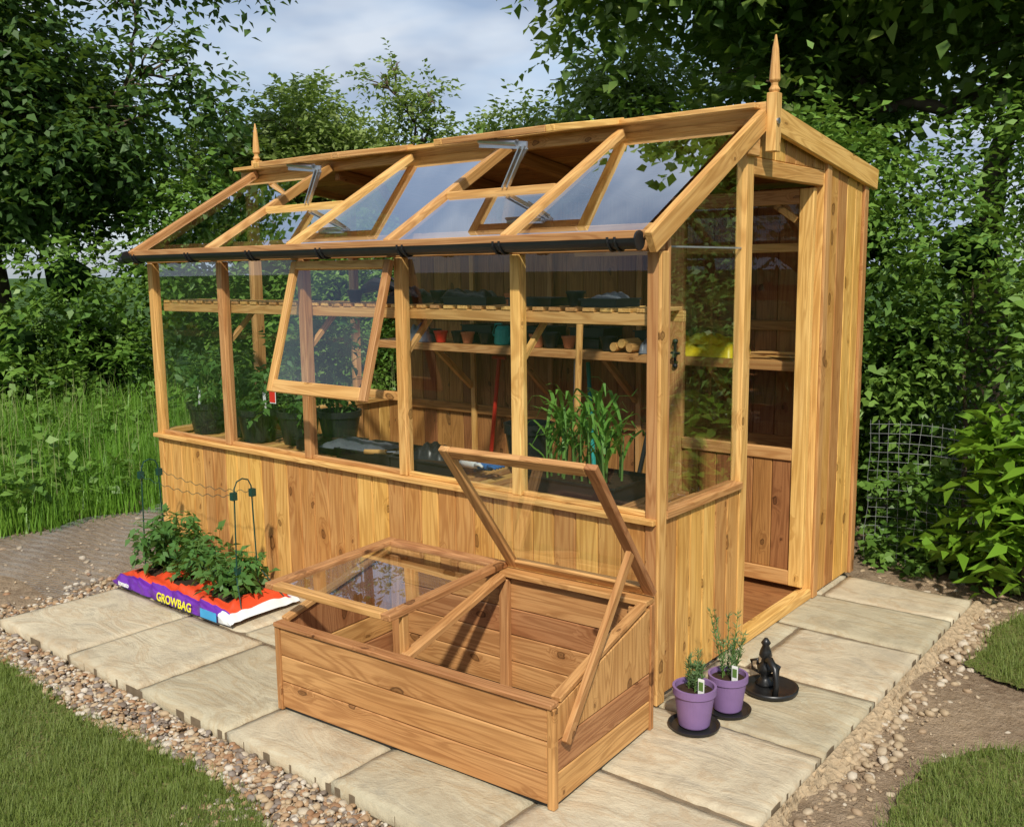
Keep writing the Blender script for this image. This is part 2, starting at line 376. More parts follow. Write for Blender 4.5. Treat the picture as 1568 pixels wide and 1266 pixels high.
for q,y in enumerate(ys):
    wd=.065+.022*math.sin(y*5)+.016*math.sin(y*13+1)+jit[q]
    for i in range(k):
        t=i/(k-1); m.v.append((.597+wd*t,y,-.022-.036*t**1.2+(R.randn()*.0045 if 0<i<k-1 else -.004 if i else 0))); m.wc.append((0,0,0)); m.t.append(.5)
for j in range(len(ys)-1):
    for i in range(k-1): m.f.append((j*k+i,j*k+i+1,(j+1)*k+i+1,(j+1)*k+i)); m.mi.append(0)
m.make('haunching',M_haunch,pat,0,False)

def pebbles(name,pts,sizes,mat):
    bm_v=np.array([(0,0,1),(.894,0,.447),(.276,.851,.447),(-.724,.526,.447),(-.724,-.526,.447),(.276,-.851,.447),(.724,.526,-.447),(-.276,.851,-.447),(-.894,0,-.447),(-.276,-.851,-.447),(.724,-.526,-.447),(0,0,-1)])
    F=[(0,1,2),(0,2,3),(0,3,4),(0,4,5),(0,5,1),(1,6,2),(2,7,3),(3,8,4),(4,9,5),(5,10,1),(6,7,2),(7,8,3),(8,9,4),(9,10,5),(10,6,1),(7,6,11),(8,7,11),(9,8,11),(10,9,11),(6,10,11)]
    vs=[tuple(v) for v in bm_v]; cache={}; F2=[]
    def mid(a,b):
        k=(min(a,b),max(a,b))
        if k not in cache:
            p=norm((np.array(vs[a])+np.array(vs[b]))/2); vs.append(tuple(p)); cache[k]=len(vs)-1
        return cache[k]
    for a,b,c in F:
        ab,bc,ca=mid(a,b),mid(b,c),mid(c,a); F2+=[(a,ab,ca),(ab,b,bc),(ca,bc,c),(ab,bc,ca)]
    S=np.array(vs); nv=len(S); n=len(pts)
    sc=sizes[:,None]*np.stack([.8+.6*R.rand(n),.7+.5*R.rand(n),.45+.3*R.rand(n)],1)
    a=R.rand(n)*6.28; V=S[None]*(1+R.randn(n,nv,1)*.09)*sc[:,None,:]
    tl=R.randn(n)*.4; y=V[...,1]*np.cos(tl)[:,None]-V[...,2]*np.sin(tl)[:,None]; z=V[...,1]*np.sin(tl)[:,None]+V[...,2]*np.cos(tl)[:,None]
    x=V[...,0]; V=np.stack([x*np.cos(a)[:,None]-y*np.sin(a)[:,None],x*np.sin(a)[:,None]+y*np.cos(a)[:,None],z],-1)+pts[:,None,:]
    fa=(np.array(F2)[None]+(np.arange(n)*nv)[:,None,None]).reshape(-1)
    me=bpy.data.meshes.new(name); me.vertices.add(n*nv); me.vertices.foreach_set('co',V.astype(np.float32).ravel())
    me.loops.add(len(fa)); me.loops.foreach_set('vertex_index',fa.astype(np.int32)); nf=len(fa)//3
    me.polygons.add(nf); me.polygons.foreach_set('loop_start',np.arange(nf,dtype=np.int32)*3); me.polygons.foreach_set('loop_total',np.full(nf,3,dtype=np.int32))
    me.polygons.foreach_set('use_smooth',[True]*nf)
    at=me.attributes.new('tint','FLOAT','POINT'); at.data.foreach_set('value',np.repeat(R.rand(n),nv).astype(np.float32))
    me.materials.append(mat); me.update(calc_edges=True); return link(bpy.data.objects.new(name,me))
n=8000; px=R.uniform(-3.4,.0,n); py=-1.05-R.rand(n)*.22; edge=-1.225+.02*np.sin(px*5)+R.randn(n)*.014
k=py>edge; P1=np.stack([px,py,-.045+R.rand(n)*.022],1)[k]
n=1500; P2=np.stack([-2.79-R.rand(n)*.16,R.uniform(-1.2,.35,n),-.05+R.rand(n)*.015],1)
n=500; P3=np.stack([R.uniform(-3.1,-2.9,n)-R.rand(n)*.5*(R.rand(n)>.8),R.uniform(-1.1,1.5,n),-.05+R.rand(n)*.01],1)
n=1300; P4=np.stack([R.uniform(-.8,-.05,n),-1.06-R.rand(n)*.35,-.045+R.rand(n)*.01],1)
P=np.concatenate([P1,P2,P3,P4]); pebbles('gravel',P,.0045+R.rand(len(P))**2*.011,M_peb)
n=700; P=np.stack([.645+np.abs(R.randn(n))*.07,R.uniform(-.6,2.0,n),np.full(n,-.047)],1)
n=450; P5=np.stack([R.uniform(.6,2.2,n),R.uniform(-.5,2.4,n),np.full(n,-.052)],1)
n=420; P6=np.stack([R.uniform(-4.3,-2.9,n),R.uniform(-1.2,1.5,n),np.full(n,-.052)],1)
n=300; P7=np.stack([R.uniform(.0,1.3,n),R.uniform(1.86,2.2,n),np.full(n,-.05)],1)
P=np.concatenate([P,P5,P6,P7]); pebbles('rubble',P,.003+R.rand(len(P))**3*.017,M_rub)

def blades(P,h,w,lean,seg=False):
    n=len(P); a=R.rand(n)*6.283; d=np.stack([np.cos(a),np.sin(a),np.zeros(n)],1); s=np.stack([-d[:,1],d[:,0],np.zeros(n)],1)
    H=h*(.5+R.rand(n)*.8); ln=lean*H*(R.rand(n)*1.2)
    W=(w if hasattr(w,'__len__') else np.full(n,w))[:,None]
    if not seg:
        V=np.stack([P-s*W/2,P+s*W/2,P+d*ln[:,None]+UP*H[:,None]],1).reshape(-1,3); return V,3
    m_=P+d*(ln*.3)[:,None]+UP*(H*.62)[:,None]; t_=P+d*(ln*1.1)[:,None]+UP*(H-ln*.35)[:,None]
    q1=np.stack([P-s*W/2,P+s*W/2,m_+s*W*.4,m_-s*W*.4],1); q2=np.stack([m_-s*W*.4,m_+s*W*.4,t_+s*W*.05,t_-s*W*.05],1)
    return np.concatenate([q1,q2],1).reshape(-1,3),4
def poly_sheet(name,pts,z,mat):
    me=bpy.data.meshes.new(name); me.from_pydata([(x,y,z) for x,y in pts],[],[tuple(range(len(pts)))]); me.materials.append(mat); me.update(); return link(bpy.data.objects.new(name,me))
def lawnbase():
    m,nt,out=newmat('lawn_turf'); geo=nt.nodes.new('ShaderNodeNewGeometry')
    n1=noise(nt,geo.outputs['Position'],3,4).outputs[0]; n2=noise(nt,geo.outputs['Position'],60,4).outputs[0]
    c=mixc(nt,n1,(.09,.12,.025),(.15,.17,.045)); c=mixc(nt,ramp(nt,n2,[(.45,0.),(.7,.8)]),c,(.22,.17,.08)); bsdf(nt,out,c,.9,.1,n2,.8,.02); return m
M_turf=lawnbase()
l1=[(-9,-1.17),(-4.2,-1.17)]+[(x,-1.22+.02*math.sin(x*5)+.012*math.sin(x*23)) for x in np.linspace(-4.1,-.75,60)]+[(-.6,-1.24),(-.5,-1.28),(-.42,-1.37),(-.38,-1.6),(-.36,-3.5),(-9,-3.5)]
lw=empty('lawn'); o=poly_sheet('turf',l1,-.034,M_turf); o.parent=lw
def inpoly(x,y,pl):
    c=np.zeros(len(x),bool); j=len(pl)-1
    for i in range(len(pl)):
        xi,yi=pl[i];xj,yj=pl[j]; c^=((yi>y)!=(yj>y))&(x<(xj-xi)*(y-yi)/(yj-yi+1e-12)+xi); j=i
    return c
def lawnblades(name,x,y,pl,parent,h):
    jx=x+R.randn(len(x))*.016; jy=y+R.randn(len(x))*.016
    k=inpoly(jx,jy,pl); x=x[k];y=y[k]
    tuft=.5+.5*np.sin(x*31+3*np.sin(y*17))*np.sin(y*37+2*np.sin(x*13))
    bare=.5+.5*np.sin(x*5.3+2*np.sin(y*4.1))*np.sin(y*6.7+1.5*np.sin(x*3.3))
    kk2=R.rand(len(x))>.45*(bare>.75); x=x[kk2];y=y[kk2];tuft=tuft[kk2]
    P=np.stack([x,y,np.full(len(x),-.035)],1); V,kk=blades(P,1.,.0030,.9); V=V.reshape(-1,3,3); hh=h*(.55+.85*tuft)
    V[:,2]=P+(V[:,2]-P)*hh[:,None]
    o=npmesh(name,V.reshape(-1,3),3,np.clip(tuft*.4+R.rand(len(x))*.6,0,1),L_lawn); o.parent=parent
n=150000; lawnblades('turf_blades',R.uniform(-4.2,-.3,n),R.uniform(-2.2,-1.17,n),l1,lw,.028)
def wavy(l): 
    out=[]
    for a,b in zip(l,l[1:]+l[:1]):
        for i in range(8):
            t=i/8; out.append((a[0]+(b[0]-a[0])*t+R.randn()*.008,a[1]+(b[1]-a[1])*t+R.randn()*.008))
    return out
l2=wavy([(.86,-.25),(.84,.0),(.86,.25),(.95,.42),(1.08,.52),(1.5,.6),(3,.5),(3,-.6),(.95,-.6)])
l3=wavy([(.74,1.12),(.76,1.35),(.74,1.6),(.80,1.85),(.97,1.95),(3,1.9),(3,1.0),(1,1.0),(.84,1.05)])
lw2=empty('lawn')
for i,(l,nn) in enumerate(((l2,45000),(l3,35000))):
    o=poly_sheet('turf_%d'%i,l,-.036+.002*i,M_turf); o.parent=lw2
    lawnblades('turf_blades_%d'%i,R.uniform(.7,1.6,nn),R.uniform(-.6,2.0,nn),l,lw2,.034)
# long meadow grass, in tussocks
LG=empty('meadow')
def meadow(x,y,hh,w,lean=.75):
    n=len(x); P=np.stack([x,y,np.full(n,-.05)],1); V,kk=blades(P,1.,w,lean,seg=True); V=V.reshape(n,8,3); Q=V-P[:,None,:]
    near=np.sqrt(Q[...,0]**2+Q[...,1]**2)<.02
    Q[...,2]*=hh[:,None]; Q[...,:2]*=np.where(near[...,None],1,hh[:,None,None]); return (P[:,None,:]+Q).reshape(-1,3)
nt_=3000; tx=-4.2-R.rand(nt_)**1.15*3.9; ty=R.uniform(-2.8,5.0,nt_); tx=tx-.35*np.clip(-ty+.3,0,1.2)-.10*np.sin(ty*6); th=R.rand(nt_); tt=R.rand(nt_)
d=np.clip((-4.1-tx)/2.4,.0,1); thh=(.14+.20*th**1.5+.20*d)*np.clip((-4.0-tx)/.35,.5,1.)
nb=26; idx=np.repeat(np.arange(nt_),nb); x=tx[idx]+R.randn(nt_*nb)*.055; y=ty[idx]+R.randn(nt_*nb)*.055
V=meadow(x,y,thh[idx]*(.8+.4*R.rand(len(idx))),.008+.008*R.rand(len(idx)),1.0)
npmesh('grass_blades',V,4,np.repeat(np.clip(tt[idx]*.65+R.rand(len(idx))*.35,0,1),2),L_grass,LG)
n=1500; x=-4.5-R.rand(n)*3.3; y=R.uniform(-2.4,4.8,n); P=np.stack([x,y,np.full(n,-.05)],1); V,kk=blades(P,.62,.004,.25,seg=True); npmesh('seed_stalks',V,4,np.repeat(R.rand(n),2),L_straw,LG)
wc_=[(-4.5-R.rand()*3.0,R.uniform(-1.8,4.2),.08+R.rand()*.22,.14) for i in range(110)]
V,T=spray(wc_,7000,.075,twl=.16,droop=-.1,wr=.36,m=7); npmesh('weeds',V,4,T,L_hedge,LG)
sm=MB()
for c in wc_[::2]: limb(sm,(c[0],c[1],-.05),c[:3],.004,.002,3)
sm.make('weed_stems',M_stem,LG)

# ------------------------------------------------------------------ trees, hedges
def hedge(name,path,w,h,n,size,mat,r=.45,zlow=.1,**kw):
    e=empty(name,(path[0][0],path[0][1],0)); cl=[]
    for (a,b) in zip(path[:-1],path[1:]):
        L=math.hypot(b[0]-a[0],b[1]-a[1]); k=max(2,int(L*w*h/(r**2)*.9))
        for i in range(k):
            t=R.rand(); hh=h*(.78+.44*R.rand()); x=a[0]+(b[0]-a[0])*t+R.uniform(-w/2,w/2); y=a[1]+(b[1]-a[1])*t+R.uniform(-w/2,w/2)
            cl.append((x,y,zlow+R.rand()*(hh-zlow),r*(.45+.85*R.rand())))
    V,T=spray(cl,n,size,**kw); Minv=Matrix.Translation((-path[0][0],-path[0][1],0))
    o=npmesh('foliage',V,4,T,mat); o.parent=e; o.matrix_parent_inverse=Minv
    mb=MB()
    for c in cl[::3]:
        if c[2]<h*.8: limb(mb,(c[0]+R.randn()*.1,c[1]+R.randn()*.1,-.05),c[:3],.016,.005,5)
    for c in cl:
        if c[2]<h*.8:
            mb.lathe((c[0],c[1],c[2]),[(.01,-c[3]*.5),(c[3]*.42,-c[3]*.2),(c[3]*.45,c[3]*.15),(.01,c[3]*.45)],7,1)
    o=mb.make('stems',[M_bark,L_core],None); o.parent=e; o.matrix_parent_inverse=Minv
    return e
hedge('hedge',[(-8.3,-3),(-8.2,1.2),(-7.5,4.2),(-5.6,5.4)],1.1,1.9,60000,.09,L_hedge,r=.45)
hedge('hedge',[(-6.0,4.6),(-3.2,3.6),(-.6,3.1)],.8,2.0,32000,.065,L_hedge,r=.4)
hedge('hedge',[(-.6,3.15),(.6,2.98),(2.0,3.1)],.75,2.3,56000,.060,L_hedge,r=.38)
V,T=spray([(x,2.42+R.randn()*.10,.0+R.rand()*.12,.15) for x in np.linspace(.05,1.8,16)],5500,.05,twl=.15,wr=.42)
npmesh('ivy',V,4,T,L_hedge)
tree('tree',(-9.8,2.0,-.05),blobclumps((-9.3,1.6,4.6),(1.9,1.9,2.1),24,.75,2.0)+blobclumps((-9.2,1.9,2.9),(1.0,1.9,.7),14,.65)+[(-7.9,3.0,4.6,.45),(-7.5,3.4,4.9,.40),(-7.2,3.8,4.8,.28),(-7.7,3.1,3.7,.4),(-7.4,3.4,3.3,.30),(-7.9,2.7,3.0,.4)],80000,.115,L_dark,.22,1.8,twl=.5,droop=.3)
tree('tree',(-10.4,-.8,-.05),blobclumps((-9.9,-.8,3.6),(1.3,1.8,1.9),18,.75,1.5),34000,.12,L_dark,.2,1.6,twl=.5)
tree('tree',(-8.9,6.0,-.05),blobclumps((-8.8,5.9,2.65),(1.5,1.5,1.0),26,.50,1.4)+[(-7.7,6.6,3.65,.3),(-7.4,6.9,3.2,.35),(-8.0,6.3,3.95,.20),(-7.8,6.5,4.15,.12),(-7.4,6.8,3.8,.15),(-8.9,5.9,3.65,.4)],58000,.085,L_mid,.14,1.3,twl=.35,droop=.05)
tree('tree',(-7.2,8.0,-.05),blobclumps((-7.0,8.0,2.4),(2.0,1.2,.9),20,.5,1.3)+[(-6.3,8.2,3.4,.25),(-7.4,8,3.4,.3)],32000,.09,L_mid,.14,1.3,twl=.35,droop=.05)
tree('tree',(-4.4,7.4,-.05),blobclumps((-4.6,7.4,2.8),(1.5,1.2,1.1),14,.55,1.4),20000,.10,L_mid,.16,1.3,twl=.4)
rc=blobclumps((-.6,5.2,4.3),(2.9,1.6,2.0),38,.66,2.2)+[(-3.0,4.2,4.0,.4),(-3.4,4.4,4.7,.5),(-3.75,4.1,4.55,.35),(-2.7,3.7,3.6,.3),(-2.3,3.8,4.0,.5),(-1.5,3.3,3.9,.5),(.3,3.2,3.6,.5),(1.2,3.4,3.3,.5),(-2.2,4.2,6.0,.7),(-1.2,3.4,5.2,.6),(-3.2,4.4,6.2,.5),(-3.9,4.3,5.6,.6),(-2.6,5.0,7.0,.7)]
tree('tree',(-.1,5.0,-.05),rc,84000,.12,L_right,.2,1.7,twl=.5,droop=.35,wr=.36)
tree('tree',(2.4,5.2,-.05),blobclumps((1.6,4.7,3.4),(1.4,1.1,1.7),18,.58,1.4),30000,.10,L_right,.17,1.5,twl=.45,droop=.35,wr=.36)
hedge('hedge',[(-5,-9),(1,-10.5),(7,-7),(9,0)],1.4,2.6,14000,.16,L_hedge,r=.8)  # unseen hedge behind the camera, added for the glass to reflect
dx_=-.30
lb=[(.92,2.1,.15,.14),(.97,2.05,.38,.13),(.96,2.1,.60,.12),(1.1,2.15,.3,.18),(1.05,2.1,.66,.14),(1.2,2.1,.45,.2)]
lb=[(a+dx_,b,c,d) for a,b,c,d in lb]
e=empty('laurel_bush',(.75,2.15,-.05)); V,T=spray(lb,1300,.12,twl=.22,droop=-.4,wr=.2,m=7); o=npmesh('leaves',V,4,T,L_laurel); o.parent=e; o.matrix_parent_inverse=Matrix.Translation((-.75,-2.15,.05))
mb=MB()
for c in lb: limb(mb,(.75,2.15,-.05),c[:3],.01,.004,4)
o=mb.make('stems',M_bark); o.parent=e; o.matrix_parent_inverse=Matrix.Translation((-.75,-2.15,.05))

mb=MB(); fx=np.arange(-.05,2.0,.05)
def fy(x,z): return 2.29+.03*math.sin(x*4)+.012*math.sin(x*11+z*7)
for x in fx: mb.tube([(x+.006*R.randn(),fy(x,z),z) for z in np.linspace(-.05,.72,6)],.0013,4,cap=False)
for z in np.arange(.0,.73,.05): mb.tube([(x,fy(x,z),z+.010*math.sin(x*7)-.02*z*math.sin(x*3)**2) for x in fx],.0013,4,cap=False)
f=empty('wire_fence'); mb.make('mesh',M_galv,f)
mb=MB()
for x in (.62,1.85): mb.tube([(x,2.33,-.05),(x,2.33,.8)],.016,8)
mb.make('posts',M_bark,f)
V,T=spray([(x,2.30,.05+R.rand()*.45,.09) for x in np.linspace(-.02,.5,7)],420,.05,twl=.14,wr=.42); npmesh('climbing_ivy',V,4,T,L_hedge,f)
mb=MB()
for i in range(46):
    x=-4.25+i*.028
    mb.tube([(x+.014*((j%2)*2-1)*.5,-.7+j*.03,-.028+.014*math.sin(x*9+j*.3)) for j in range(50)],.0010,3,cap=False)
mb.make('chicken_wire',M_galv)

# ------------------------------------------------------------------ greenhouse
G=empty('potting_shed_greenhouse')
PX=[-.0225,-.61,-1.22,-1.84,-2.46,-3.0775]
def zr(y): return 1.635+.575*(y+.05)
def zt(y): return zr(y)-.03 if y<=.75 else 2.065-.13*(y-.75)
fr=MB(); T_=.045
for i,x in enumerate(PX):
    z0=.672 if 0<i<5 else 0.0
    fr.bx(x-T_/2,x+T_/2,0.0,T_,z0,1.575)
fr.bx(-3.10,0,.002,.043,1.576,1.612)
fr.bx(-3.115,.0,-.022,.06,.650,.671)
fr.bx(-1.816,-1.244,.006,.036,.985,1.02)
for a,b in zip(PX[:-1],PX[1:]): fr.bx(b+T_/2+.001,a-T_/2-.001,.01,.035,.6715,.69)
for x in (.012,-3.112):
    fr.beam((x,-.075,zr(-.075)-.02),(x,.745,zr(.745)-.02),.03,.075,(0,-.5,1))
    fr.beam((x+(.006 if x>-1 else -.006),.80,2.085),(x+(.006 if x>-1 else -.006),2.0,1.925),.026,.095)
for x in PX[1:-1]: fr.beam((x,-.05,zr(-.05)-.008),(x,.73,zr(.73)-.008),.034,.045,(0,-.5,1))
fr.beam((-3.10,-.066,1.628),(0,-.066,1.628),.022,.028)
fr.bx(-3.27,.03,.742,.775,2.055,2.135)
fr.bx(-3.27,.0,.69,.742,2.108,2.128)
for a,b in ((1,2),(3,4)): fr.bx(PX[b]+.02,PX[a]-.02,.28,.32,zr(.3)-.03,zr(.3)+.012)
fr.bx(-3.08,-.02,.09,.12,zr(.1)-.09,zr(.1)-.05)
for sx,(xa,xb) in ((1,(-.045,.0)),(-1,(-3.10,-3.055))):
    fr.bx(xa,xb,.64,.70,0,1,zt); fr.bx(xa,xb,1.865,1.91,0,1,zt)
    fr.bx(xa,xb,1.40,1.445,0,1,zt)
fr.bx(-.047,.014,.051,.639,.662,.690); fr.bx(-3.114,-3.05,.046,1.86,.662,.690)
fr.bx(-.04,.004,.055,.075,.691,1,lambda y:zt(y)-.02)
fr.bx(-.04,-.002,.701,1.399,1.865,1.93); fr.bx(-.05,.006,.701,1.399,0.0,.045)
fr.bx(.0,.014,1.402,1.455,.0,1,lambda y:zt(y)-.01)
fr.bx(.0,.016,1.875,1.925,.0,1,lambda y:zt(y)-.01)
fr.bx(-.001,.022,.60,.70,1.93,2.0)
fr.bx(-.001,.012,-.003,.05,.0,1.575)
fr.make('frame',M_wood,G,.003)
cl=MB()
bw=.098
x=-.047
while x>-3.05:
    x1=max(x-bw,-3.054); cl.bx(x1+.0015,x-.0015,.004,.018,.02,.649); x-=bw
y=.052
while y<.638: y1=min(y+bw,.639); cl.bx(-.018,-.003,y+.0015,y1-.0015,.02,.661); y+=bw
y=.048
while y<1.86: y1=min(y+bw,1.86); cl.bx(-3.098,-3.083,y+.0015,y1-.0015,.02,.661); y+=bw
y=1.456
while y<1.87: y1=min(y+.11,1.874); cl.bx(-.016,.003,y+.0015,y1-.0015,.01,1,lambda q:zt(q)-.003); y+=.11
y=.701
while y<1.39: y1=min(y+.1,1.399); cl.bx(-.02,-.006,y+.001,y1-.001,1.931,1,lambda q:zt(q)-.003 if q>.75 else zt(.75)-.003); y+=.1
cl.make('cladding',M_clad,G,.004)
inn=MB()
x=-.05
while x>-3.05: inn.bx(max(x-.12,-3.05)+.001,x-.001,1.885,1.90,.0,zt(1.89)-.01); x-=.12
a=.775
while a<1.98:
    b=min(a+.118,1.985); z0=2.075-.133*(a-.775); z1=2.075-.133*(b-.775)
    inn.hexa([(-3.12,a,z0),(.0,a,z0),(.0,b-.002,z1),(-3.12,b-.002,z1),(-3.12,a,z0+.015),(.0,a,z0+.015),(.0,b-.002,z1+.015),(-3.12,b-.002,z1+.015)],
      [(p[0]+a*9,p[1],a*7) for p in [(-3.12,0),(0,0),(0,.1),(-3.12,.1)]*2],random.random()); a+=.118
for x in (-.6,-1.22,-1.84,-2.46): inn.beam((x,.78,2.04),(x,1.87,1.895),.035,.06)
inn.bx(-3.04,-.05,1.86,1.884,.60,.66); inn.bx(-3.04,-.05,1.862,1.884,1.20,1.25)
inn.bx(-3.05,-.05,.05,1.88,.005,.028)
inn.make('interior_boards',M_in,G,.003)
mb=MB(); mb.hexa([(-3.13,.76,2.096),(.02,.76,2.096),(.02,2.0,1.934),(-3.13,2.0,1.934),(-3.13,.76,2.102),(.02,.76,2.102),(.02,2.0,1.940),(-3.13,2.0,1.940)],[(0,0,0)]*8,.5); mb.make('felt_roof',M_felt,G)
gl=MB(); rg_=MB()
for i,(a,b) in enumerate(zip(PX[:-1],PX[1:])):
    x0,x1=b+T_/2,a-T_/2
    zt1=.985 if i==2 else 1.576
    gl.poly([(x0,.022,.69),(x1,.022,.69),(x1,.022,zt1),(x0,.022,zt1)])
    y1=.74 if i in (0,2,4) else .28
    x0,x1=b+.019,a-.019
    rg_.poly([(x0,-.055,zr(-.055)),(x1,-.055,zr(-.055)),(x1,y1,zr(y1)),(x0,y1,zr(y1))])
gl.poly([(-.02,.076,.69),(-.02,.64,.69),(-.02,.64,zt(.64)-.01),(-.02,.076,zt(.076)-.01)])
for y0,y1 in ((.046,.64),(.70,1.40),(1.445,1.865)):
    P=[(-3.08,y0,.69),(-3.08,y1,.69),(-3.08,y1,zt(y1)-.01)]+([(-3.08,.75,zt(.75)-.01)] if y0<.75<y1 else [])+[(-3.08,y0,zt(y0)-.01)]
    gl.poly(P)
gl.make('glazing',M_glass,G); rg_.make('roof_glazing',M_rglass,G)
mb=MB(); mb.bx(-.024,-.016,.076,.639,1.588,1.594); mb.make('glazing_joint',M_galv,G)
def frame_obj(name,origin,ux,uv,W,H,rail,th,parent,mat=M_wood,glass=M_glass,bot=None):
    ux=Vector(ux).normalized();uv=Vector(uv).normalized();nn=ux.cross(uv);o=Vector(origin);m=MB(); bot=bot or rail
    def P(u,v): return o+ux*u+uv*v
    m.beam(P(rail/2,0),P(rail/2,H),rail,th,nn); m.beam(P(W-rail/2,0),P(W-rail/2,H),rail,th,nn)
    m.beam(P(rail+.001,rail/2),P(W-rail-.001,rail/2),rail,th,nn); m.beam(P(rail+.001,H-bot/2),P(W-rail-.001,H-bot/2),bot,th,nn)
    ob=m.make(name,mat,parent,.003)
    g=MB(); g.poly([P(rail,rail),P(W-rail,rail),P(W-rail,H-bot),P(rail,H-bot)]); g.make(name+'_pane',glass,parent)
    return ob
frame_obj('opening_window',(-1.845,-.03,1.565),(1,0,0),(0,-.165,-.55),.63,.585,.036,.026,G,bot=.055)
vv=(0,-math.cos(math.radians(9)),-math.sin(math.radians(9)))
for i,(a,b) in enumerate(((2,1),(4,3))):
    frame_obj('roof_vent_%d'%(i+1),(PX[a]-.01,.735,2.128),(1,0,0),vv,PX[b]-PX[a]+.02,.50,.045,.026,G)
mb=MB()
for a,b in ((2,1),(4,3)):
    xc=(PX[a]+PX[b])/2+.10; C_=Vector((xc-.06,.28,zr(.3)+.01)); B_=Vector((xc+.04,.27,2.0))
    for s in (-.012,.012): mb.beam(C_+Vector((s,0,0)),B_+Vector((s,0,0)),.006,.018,(0,1,0))
    A_=B_+Vector((-.24,.02,.03)); mb.beam(B_+Vector((.02,0,0)),A_,.030,.008,(0,1,0)); mb.tube([B_+Vector((-.03,0,.014)),A_+Vector((.0,0,.012))],.014,10)
    mb.beam(B_+Vector((.02,0,-.01)),B_+Vector((-.06,.03,-.075)),.012,.006,(0,1,0))
mb.make('vent_openers',M_metal,G)
mb=MB(); ng=9; x0,x1=-3.12,-.015; rg=.034; yc,zc=-.098,1.614
prof=[(yc+rg*math.cos(t),zc+rg*math.sin(t)) for t in np.linspace(math.pi,2*math.pi,ng)]
prof2=[(yc+(rg-.004)*math.cos(t),zc+(rg-.004)*math.sin(t)) for t in np.linspace(2*math.pi,math.pi,ng)]
pp=prof+prof2; b=len(mb.v)
for x in (x0,x1):
    for y,z in pp: mb.v.append((x,y,z)); mb.wc.append((x,y,z)); mb.t.append(.5)
m_=len(pp)
for k in range(m_): mb.f.append((b+k,b+(k+1)%m_,b+m_+(k+1)%m_,b+m_+k)); mb.mi.append(0)
for x in (x0,x1-.004): mb.tube([(x,yc,zc-.006),(x+.006,yc,zc-.006)],.032,16)
for x in np.linspace(-3.0,-.1,7):
    for s in (-.014,.014): mb.tube([(x+s,yc+(rg+.004)*math.cos(t),zc+(rg+.004)*math.sin(t)) for t in np.linspace(math.pi*.95,2*math.pi,9)],.0045,6)
mb.tube([(-3.17,yc,zc-.02),(-3.12,yc,zc-.02)],.02,10)
mb.make('gutter',M_black,G,smooth=False)
fi=MB()
for x,s in ((.045,1),(-3.135,1)):
    fi.bx(x-.02,x+.02,.735,.785,1.95,2.165)
    fi.lathe((x,.76,2.165),[(.016,0),(.022,.012),(.013,.026),(.013,.036),(.021,.046),(.019,.075),(.012,.16),(.003,.21)],12)
fi.make('finials',M_wood,G,.002)
mb=MB(); mb.tube([(.065,.75,2.06),(.072,.75,2.06)],.012,8); mb.make('finial_bolt',M_metal,G)
dr=MB(); yd=1.375
dr.bx(-.085,-.02,yd-.035,yd,.06,1.855); dr.bx(-.72,-.65,yd-.035,yd,.06,1.855)
dr.bx(-.649,-.086,yd-.033,yd-.002,.06,.13); dr.bx(-.649,-.086,yd-.033,yd-.002,.645,.70); dr.bx(-.649,-.086,yd-.033,yd-.002,1.79,1.855)
dr.beam((-.10,yd-.016,1.72),(-.20,yd-.016,1.79),.03,.03,(0,1,0))
dr.make('door',M_wood,G,.003)
dr=MB(); x=-.087
while x>-.64: dr.bx(max(x-.095,-.648)+.001,x-.001,yd-.022,yd-.008,.13,.645); x-=.095
dr.make('door_panel',M_in,G,.004)
g=MB(); g.poly([(-.65,yd-.015,.70),(-.085,yd-.015,.70),(-.085,yd-.015,1.79),(-.65,yd-.015,1.79)]); g.make('door_pane',M_glass,G)
mb=MB(); mb.tube([(-.685,yd-.04,1.04),(-.685,yd-.04,1.18)],.007,8); mb.tube([(-.685,yd-.04,1.11),(-.685,yd-.075,1.115),(-.64,yd-.08,1.115)],.007,8)
for z in (1.05,1.11,1.17): mb.lathe((-.685,yd-.04,z-.008),[(.012,0),(.014,.008),(.012,.016)],10)
mb.make('door_latch',M_blackm,G)
st=MB()
x=-3.04
while x<-.06: st.bx(x,x+.042,.062,.50,.640,.655); x+=.062
st.bx(-3.05,-.05,.066,.095,.585,.639); st.bx(-3.05,-.05,.465,.495,.585,.639)
for x in (-.3,-1.0,-1.7,-2.4): st.bx(x,x+.04,.47,.51,.03,.58)
st.bx(-3.05,-.05,.052,.072,1.325,1.368)
x=-3.04
while x<-.06: st.bx(x,x+.05,.048,.28,1.369,1.383); x+=.075
st.bx(-3.05,-.05,.26,.28,1.33,1.368)
for x in (-.61,-1.22,-1.84,-2.46): st.beam((x,.05,1.19),(x,.20,1.335),.022,.022)
st.bx(-3.04,-.05,1.50,1.525,1.035,1.08)
for i in range(5): st.bx(-3.04,-.05,1.53+i*.068,1.585+i*.068,1.066,1.08)
st.bx(-1.4,-.05,1.50,1.52,1.585,1.625)
for x in (-.6,-1.22,-1.84,-2.46):
    st.bx(x,x+.035,1.84,1.862,.03,1.85); st.beam((x,1.52,1.05),(x,1.85,.78),.03,.035)
st.make('staging_and_shelves',M_wood,G,.002)

